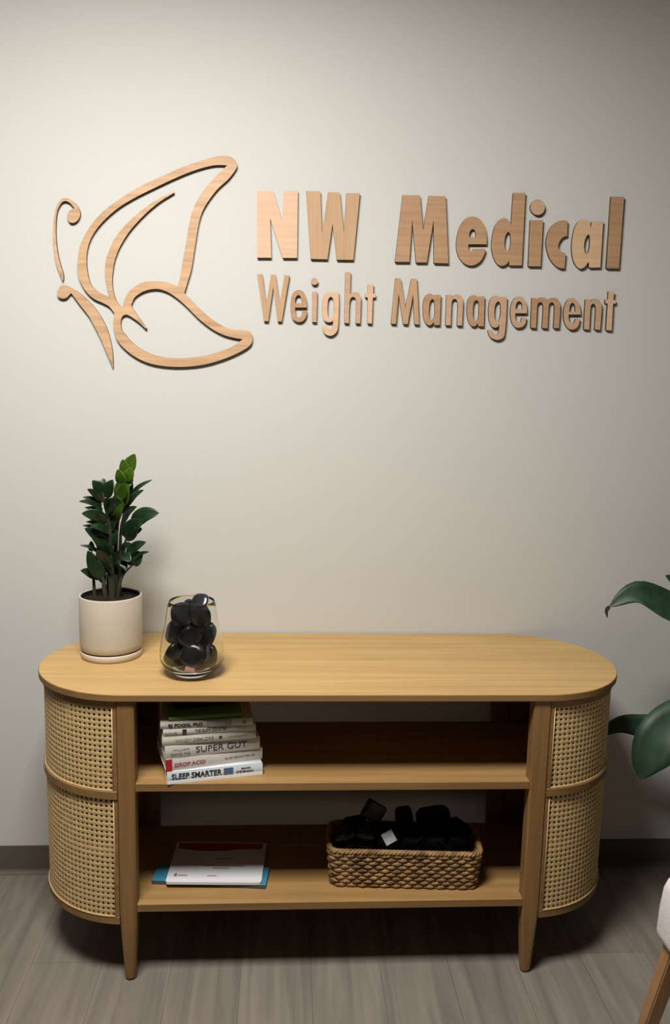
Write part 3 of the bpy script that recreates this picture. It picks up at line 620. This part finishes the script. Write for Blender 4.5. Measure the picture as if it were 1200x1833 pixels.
book((292,1319,458,1307), zz, .0175, .145, cov((192,184,172)), 'cream book with a small dark square near the left of its spine', [
  ('p', .205, .25, .15, .9, INK), ('t', 'THE GLOW COUNTER', .34, .42, .36, INK, .4, .34), ('t', 'BARNES', .02, .32, .30, INKF, 0, .13)])
zz += .018
book((287,1305.5,453,1297), zz, .0180, .140, cov((186,180,164)), 'beige grey book under the green one, with a grey green block on its spine', [
  ('t', 'BJ FOGG, PhD', .085, .30, .40, INK, 1.4, .37), ('p', .50, .76, .08, .92, GRG), ('t', 'TINY HABITS', .51, .28, .48, plain('ink_pale', (176, 176, 160), .7), .3, .24), ('p', .885, .925, .28, .72, INKF)])
zz += .0185
GREEN = plain('green_cover', (92, 130, 56), .6)
book((302,1291,434,1283), zz, .0110, .130, GREEN, 'green paperback on top of the white and beige books', [])
zz += .0115
# soft black folder lying askew on the green book
a = at(312, 1278, 2, zz); bm = bmesh.new()
box(bm, 0, .160, 0, .10, 0, .005, .0015, 2); bmesh.ops.subdivide_edges(bm, edges=bm.edges, cuts=3)
for v in bm.verts: v.co.z += .16*max(0, v.co.x)*max(0, v.co.y)/.10+.02*v.co.x
o = link('black_booklet', bm, M_blackm, None, True, Vector((a.x, a.y+.026, zz+.0005))); o.rotation_euler = (0, 0, .30)
tag(o, 'soft black booklet lying askew on top of the green book', 'booklet')

# ------------------------------------------------------------------ teal folder and paper
def poly_slab(name, pts, z, h, mats, cham=0, parent=None, mi_side=0):
    c = sum(pts, Vector())/len(pts); bm = bmesh.new()
    P = [(p.x-c.x, p.y-c.y) for p in pts]
    if cham:
        Q = []
        for i, p in enumerate(P):
            p = Vector(p); a_ = Vector(P[i-1]); b_ = Vector(P[(i+1) % len(P)])
            for k in range(5):
                t = k/4; s0 = p+(a_-p).normalized()*cham; s1 = p+(b_-p).normalized()*cham
                Q.append(tuple((1-t)**2*s0+2*t*(1-t)*p+t*t*s1))
        P = Q
    loft(bm, [(P, 0), (P, h)], mi_side or None)
    bmesh.ops.recalc_face_normals(bm, faces=bm.faces)
    o = link(name, bm, mats, parent); o.location = (c.x, c.y, z) if not parent else (0, 0, z); return o, c
TEAL = plain('teal_card', (58, 132, 156), .5); NAVY = plain('grey_blue_edge', (74, 80, 92), .6)
pts = [at(271.5, 1576.5, 2, Z2+.010), at(475.7, 1585.5, 2, Z2+.010)]
u = (pts[1]-pts[0]); n_ = Vector((-u.y, u.x, 0)).normalized()
pts += [pts[1]+n_*.082, pts[0]+n_*.072]
o, _ = poly_slab('teal_booklet', pts, Z2+.0004, .0105, [TEAL, NAVY], 0, None, 1)
tag(o, 'teal blue booklet with dark edge under the white sheets on the lower shelf', 'booklet')
zt = Z2+.0120
pts = [at(296, 1579, 2, zt+.006), at(468, 1580, 2, zt+.006), at(477.5, 1509, 2, zt+.006), at(318, 1506.5, 2, zt+.006)]
o, c = poly_slab('printed_sheets', pts, zt-.0006, .0068, [plain('white_paper', (214, 212, 214), .7, .3)], .009)
tag(o, 'white printed sheets with a dark red top band lying on the teal booklet', 'paper')
# red curved header band, text lines and small logo printed on the top sheet
def on_sheet(s_, t_):     # s along width, t from back edge (0) to front (1)
    A_, B_, C_, D_ = pts[3], pts[2], pts[1], pts[0]
    p = (A_*(1-s_)+B_*s_)*(1-t_)+(D_*(1-s_)+C_*s_)*t_; return Vector((p.x-c.x, p.y-c.y, 0))
def strip(name, poly, mat, hgt=.0003):
    bm = bmesh.new(); loft(bm, [([(p.x, p.y) for p in poly], 0), ([(p.x, p.y) for p in poly], hgt)])
    bmesh.ops.recalc_face_normals(bm, faces=bm.faces)
    q = link(name, bm, mat, o); q.location = (0, 0, .0068); return q
top = [on_sheet(.03+.93*k/12, .03) for k in range(13)]
bot = [on_sheet(.96-.93*k/12, .17+.07*math.sin(PI*min(1, (k/12)*1.0)**1.5)*(1 if k > 4 else .6)) for k in range(13)]
strip('header_band', top+bot, plain('dark_red_print', (150, 34, 26), .6))
for s0, s1, tt in ((.46, .66, .42), (.36, .80, .60), (.46, .64, .66), (.42, .52, .84)):
    strip('print_line', [on_sheet(s0, tt), on_sheet(s1, tt), on_sheet(s1, tt+.02), on_sheet(s0, tt+.02)], INKF)
strip('print_logo', [on_sheet(.07, .80), on_sheet(.10, .80), on_sheet(.10, .87), on_sheet(.07, .87)], plain('logo_ink', (150, 104, 112), .6))
strip('print_line', [on_sheet(.11, .83), on_sheet(.21, .83), on_sheet(.21, .86), on_sheet(.11, .86)], plain('logo_ink', (170, 130, 136), .6))

# ------------------------------------------------------------------ wicker basket
BL, BR = at(596, 1584, 2, Z2), at(856, 1591, 2, Z2)
BC = Vector(((BL.x+BR.x)/2, -.4375+.064, Z2)); BW, BD, BH = .372, .132, .104
BYAW = -.065
basket = tag(empty('wicker_basket', BC, BYAW), 'rectangular brown woven wicker basket on the lower shelf', 'basket')
M_wick = plain('wicker_strand', (144, 112, 74), .6, .3, noise=.55, nscale=45, bump=.6, bscale=400)
def rrect(w_, d_, r_, n=200):
    """evenly spaced points and outward normals around a rounded rectangle"""
    a_, b_ = w_/2-r_, d_/2-r_; per = 4*(a_+b_)+2*PI*r_; out = []
    for k in range(n):
        s = per*k/n
        for L_, kind, dat in ((2*a_, 'l', ((-a_, -b_-r_), (1, 0), (0, -1))), (PI*r_/2, 'c', ((a_, -b_), -PI/2)), (2*b_, 'l', ((a_+r_, -b_), (0, 1), (1, 0))), (PI*r_/2, 'c', ((a_, b_), 0)),
                              (2*a_, 'l', ((a_, b_+r_), (-1, 0), (0, 1))), (PI*r_/2, 'c', ((-a_, b_), PI/2)), (2*b_, 'l', ((-a_-r_, b_), (0, -1), (-1, 0))), (PI*r_/2, 'c', ((-a_, -b_), PI))):
            if s <= L_:
                if kind == 'l': p, d, nn = dat; out.append((Vector((p[0]+d[0]*s, p[1]+d[1]*s, 0)), Vector(nn+(0,))))
                else:
                    (qx, qy), a0 = dat; a = a0+s/r_; out.append((Vector((qx+r_*math.cos(a), qy+r_*math.sin(a), 0)), Vector((math.cos(a), math.sin(a), 0))))
                break
            s -= L_
    return out, per
ROWS = 9; NP = 384
bm = bmesh.new()
for r_i in range(ROWS):
    z = .0062+r_i*.0106; k_ = z/BH; w_ = BW+.018*k_; d_ = BD+.014*k_
    pts_, per = rrect(w_, d_, .022, NP)
    ns = 34
    for ph in (0, PI):
        path = []; rad = []
        for k, (p, nn) in enumerate(pts_):
            th_ = PI*k/NP*ns+ph+(PI/2)*(r_i%2)
            jit = .0006*math.sin(k*1.7+r_i*5)+.0005*math.sin(k*.37+r_i)
            path.append(p+nn*(.0035*math.cos(th_)+jit)+Vector((0, 0, z+.0004*math.sin(th_+.6)+jit))); rad.append(.0046+.0009*math.cos(th_)+.0004*math.sin(k*.9+r_i))
        tube(bm, path, rad, 6, closed=True, sq=1.05)
link('woven_side', bm, M_wick, basket, True)
bm = bmesh.new()
pts_, per = rrect(BW+.019, BD+.015, .026, NP)
for q in range(3):
    path = []
    for k, (p, nn) in enumerate(pts_):
        th_ = 2*PI*k/NP*34+q*2*PI/3
        path.append(p+nn*(.0045*math.cos(th_))+Vector((0, 0, .1005+.0035*math.sin(th_))))
    tube(bm, path, .0040, 6, closed=True)
link('braided_rim', bm, M_wick, basket, True)
bm = bmesh.new(); pts_, per = rrect(BW-.010, BD-.010, .02, 60)
loft(bm, [([(p.x, p.y) for p, _ in pts_], .003), ([(p.x, p.y) for p, _ in pts_], .008)]); link('base_panel', bm, M_wick, basket)
# black things inside: soft pouches and hard cases
def pouch_bm(w_, d_, h_, pinch=.35):
    bm = bmesh.new(); bmesh.ops.create_cube(bm, size=1); bmesh.ops.subdivide_edges(bm, edges=bm.edges, cuts=7, use_grid_fill=True)
    for v in bm.verts:
        x, y, z = v.co*2
        f = 1-pinch*(abs(x)**4)*.8-pinch*(abs(y)**4)*.8
        r_ = .16; k_ = 1-r_*(abs(x)*abs(y))**6
        v.co = (x*w_/2*k_, y*d_/2*k_, z*h_/2*f+.0015*math.sin(x*5+y*3)*(1-abs(z)*.3))
    return bm
def bp_(x, y, yy): return at(560+x/3.529, 1400+y/3.529, 1, yy)
yb0 = BC.y
M_blks = plain('satin_black_case', (12, 12, 13), .35, .5)
ITEMS = [ # name, pixel in basket crop, y, size (w, thickness, h), rotation, label, material
 ('hard_case', (385, 185), yb0+.025, (.058, .020, .050), (-12, 34, 8), 'square black case tilted up at the back left of the basket', M_blks),
 ('zip_pouch', (578, 235), yb0+.028, (.042, .030, .060), (-5, -6, 0), 'black rounded pouch between the tilted case and the large pouch', M_blackm),
 ('zip_pouch', (765, 255), yb0+.026, (.084, .034, .076), (-5, -8, 0), 'large black domed pouch at the back right of the basket', M_blackm),
 ('zip_pouch', (905, 315), yb0+.022, (.056, .034, .060), (-5, 38, 0), 'black pouch slumped against the right end of the basket', M_blackm),
 ('zip_pouch', (205, 350), yb0-.018, (.052, .040, .048), (20, -10, 10), 'black shiny pouch at the left end of the basket', M_blks),
 ('zip_pouch', (330, 350), yb0-.024, (.046, .034, .050), (24, 12, -8), 'black shiny pouch left of the pale tag in the basket', M_blks),
 ('zip_pouch', (470, 390), yb0-.026, (.052, .036, .050), (20, 4, 4), 'black pouch under the pale tag in the basket', M_blackm),
 ('zip_pouch', (625, 385), yb0-.026, (.054, .036, .050), (22, 8, 6), 'black pouch in the front middle of the basket', M_blackm),
 ('zip_pouch', (770, 385), yb0-.026, (.050, .036, .052), (20, -8, -6), 'black pouch in the front right of the basket', M_blackm),
 ('zip_pouch', (905, 385), yb0-.024, (.050, .036, .050), (16, 14, 6), 'black pouch in the right front corner of the basket', M_blackm),
 ('zip_pouch', (270, 285), yb0+.028, (.060, .034, .050), (0, -8, 0), 'black pouch below and left of the tilted case', M_blackm),
 ('zip_pouch', (440, 320), yb0+.026, (.056, .030, .050), (0, 8, 0), 'black pouch below and right of the tilted case', M_blackm),
]
for nm, (x, y), yy, sz, rt, lb, mt in ITEMS:
    p = bp_(x, y, yy)
    if nm == 'hard_case': bm = bmesh.new(); box(bm, -sz[0]/2, sz[0]/2, -sz[1]/2, sz[1]/2, -sz[2]/2, sz[2]/2, .005, 3)
    else: bm = pouch_bm(sz[0]*1.08, sz[2]*1.08, sz[1]); bmesh.ops.rotate(bm, verts=bm.verts, matrix=Matrix.Rotation(PI/2, 3, 'X'))
    o = link(nm, bm, mt, None, True, p); o.rotation_euler = [math.radians(a) for a in rt]
    tag(o, lb, 'pouch' if nm != 'hard_case' else 'case', 'black things in the wicker basket')
for (x0, y0), (x1, y1), lb in (((775, 360), (870, 425), 'thin black cable lying at the right front of the basket contents'), ((655, 385), (700, 345), 'short thin black cable at the middle of the basket contents')):
    a_, b_ = bp_(x0, y0, yb0-.050), bp_(x1, y1, yb0-.050)
    bm = bmesh.new(); c_ = (a_+b_)/2
    tube(bm, bez([a_-c_, Vector((0, 0, .003)), b_-c_], 6), .0012, 8); o = link('cable', bm, M_black, None, True, c_); tag(o, lb, 'cable', 'cables in the wicker basket')
bm = bmesh.new(); box(bm, -.0155, .0155, -.0006, .0006, -.0155, .0155, .0004, 1)
o = link('paper_tag', bm, plain('pale_tag', (188, 188, 192), .5, .4, noise=.15, nscale=100), None, False, bp_(482, 350, yb0-.054)); o.rotation_euler = (math.radians(-25), math.radians(-32), 0)
tag(o, 'small pale grey square tag on the black contents of the basket', 'tag')

# ------------------------------------------------------------------ large leafy plant at right
lily = tag(empty('floor_plant', (1.24, -.36, 0)), 'tall dark green large leaved plant at the right of the console', 'potted plant')
LP = Vector((1.24, -.36, 0))
bm = bmesh.new(); lathe(bm, [(0, 0), (.10, 0), (.105, .004), (.135, .24), (.137, .25), (.131, .25), (.127, .235), (0, .235)], 48); link('pot', bm, plain('charcoal_pot', (70, 68, 66), .6), lily, True)
bm = bmesh.new(); lathe(bm, [(.1265, .236), (.08, .24), (0, .242)], 32); link('soil', bm, M_soil, lily, True)
LV = [ # spine pixels with depth, width m, normal
 ([(1262,1230,-.30),(1245,1105,-.28),(1195,1088,-.28),(1140,1062,-.28),(1092,1086,-.28)], .098, (.15,-.75,.65), .25),
 ([(1260,1150,-.16),(1240,1080,-.16),(1215,1045,-.16),(1192,1030,-.16)], .05, (.3,-1,.2), .2),
 ([(1260,1330,-.22),(1225,1298,-.20),(1160,1302,-.18),(1110,1298,-.17),(1070,1318,-.16)], .072, (0,-.8,.6), .3),
 ([(1275,1290,-.36),(1240,1285,-.36),(1190,1318,-.37),(1160,1360,-.37),(1147,1394,-.37)], .135, (-.35,-.8,.5), .22),
 ([(1275,1200,-.36),(1300,1080,-.36),(1330,1010,-.36)], .09, (-.2,-.9,.3), .2),
 ([(1275,1250,-.4),(1330,1200,-.4),(1400,1230,-.4)], .09, (0,-.7,.7), .2),
]
for sp, wd, nr, fo in LV:
    W_ = [at(x, y, 1, d)-LP for x, y, d in sp]
    bm = bmesh.new(); tube(bm, bez([Vector((random.uniform(-.03, .03), random.uniform(-.03, .03), .236)), Vector((-.02, 0, .45)), W_[0]], 8), .004, 8)
    st = link('stem', bm, M_stem, lily, True)
    bm = bmesh.new(); leaf(bm, W_, wd, Vector(nr).normalized(), fo, .8, .06, .0006); link('leaf', bm, M_lilyleaf, st, True)
# dried curled tip of the upper leaf
tp = at(1092, 1085, 1, -.28)-LP
bm = bmesh.new(); leaf(bm, [tp, at(1086, 1093, 1, -.28)-LP, at(1088, 1106, 1, -.28)-LP], .011, Vector((0, -1, .2)), .3, .6)
link('dried_tip', bm, plain('dried_leaf', (62, 46, 36), .7), lily, True)

# ------------------------------------------------------------------ upholstered chair at right
corner = Vector((.668, -.83, 0))
seatw, seatd = .52, .50
chair = tag(empty('upholstered_chair', corner+Vector((.10, 0, 0)), 0), 'white upholstered seat with splayed oak legs at the right edge', 'chair')
CO = corner+Vector((.10, 0, 0))
e1 = Vector((.04, -1, 0)).normalized(); e2 = Vector((1, .04, 0)).normalized()
def chp(u_, v_, z_): p = corner+e1*u_+e2*v_-CO; return Vector((p.x, p.y, z_))
ZT = at(1191, 1563, 1, -.82).z+.014; ZB = at(1176, 1653, 1, -.83).z-.022
def cushion(z0, z1, u0, u1, v0, v1, rr, puff):
    bm = bmesh.new()
    def ring(ins, z):
        a_, b_ = (u1-u0)/2-ins, (v1-v0)/2-ins; r_ = max(.004, rr-ins*.5); out = []
        for qx, qy, a0 in ((1, 1, 0), (-1, 1, PI/2), (-1, -1, PI), (1, -1, 3*PI/2)):
            for k in range(7):
                a = a0+PI/2*k/6; out.append(chp((u0+u1)/2+qx*(a_-r_)+r_*math.cos(a), (v0+v1)/2+qy*(b_-r_)+r_*math.sin(a), z))
        return out
    H_ = z1-z0
    secs = [ring(.010, z0), ring(.002, z0+.006), ring(0, z0+.02), ring(.002, z0+H_*.5), ring(.006, z1-.03), ring(.012, z1-.010), ring(.024, z1-.001), ring(min(.07, .4*min(u1-u0, v1-v0)), z1+puff)]
    rings = [[bm.verts.new(p) for p in s_] for s_ in secs]
    for a_, b_ in zip(rings, rings[1:]):
        for k in range(len(a_)): bm.faces.new((a_[k], a_[(k+1) % len(a_)], b_[(k+1) % len(b_)], b_[k]))
    bm.faces.new(rings[0][::-1]); bm.faces.new(rings[-1]); bmesh.ops.recalc_face_normals(bm, faces=bm.faces); return bm
M_fab = plain('white_boucle', (222, 214, 210), .95, .1, noise=.05, nscale=150, bump=.6, bscale=300)
link('seat', cushion(ZB, ZT, 0, seatw, 0, seatd, .022, .004), M_fab, chair, True)
M_leg = wood('chair_leg_oak', (138, 104, 68), (158, 120, 82), 'z', 9, .45, 10, .3)
for u_, v_ in ((.040, .034), (seatw-.04, .034), (.04, seatd-.034), (seatw-.04, seatd-.034)):
    su = -1 if u_ < .2 else 1; sv = -1 if v_ < .2 else 1
    bm = bmesh.new(); secs = []
    for z_, hw in ((ZB+.004, .018), (ZB*.5, .016), (0, .012)):
        k_ = 1-z_/ZB; su_ = su*.05
        secs.append([chp(u_+su*.02*k_+a*hw, v_+sv*.075*k_+b*hw, max(0, z_)) for a, b in ((-1, -1), (1, -1), (1, 1), (-1, 1))])
    R_ = [[bm.verts.new(p) for p in s_] for s_ in secs]
    for a_, b_ in zip(R_, R_[1:]):
        for k in range(4): bm.faces.new((a_[k], a_[(k+1) % 4], b_[(k+1) % 4], b_[k]))
    bm.faces.new(R_[0]); bm.faces.new(R_[-1][::-1]); bmesh.ops.recalc_face_normals(bm, faces=bm.faces)
    bmesh.ops.bevel(bm, geom=bm.edges[:], offset=.003, segments=2, affect='EDGES')
    link('leg', bm, M_leg, chair)
bm = bmesh.new()   # backrest, beyond the frame
bm = cushion(ZT-.02, ZT+.36, .02, seatw-.02, seatd-.085, seatd, .03, .004); link('backrest', bm, M_fab, chair, True)
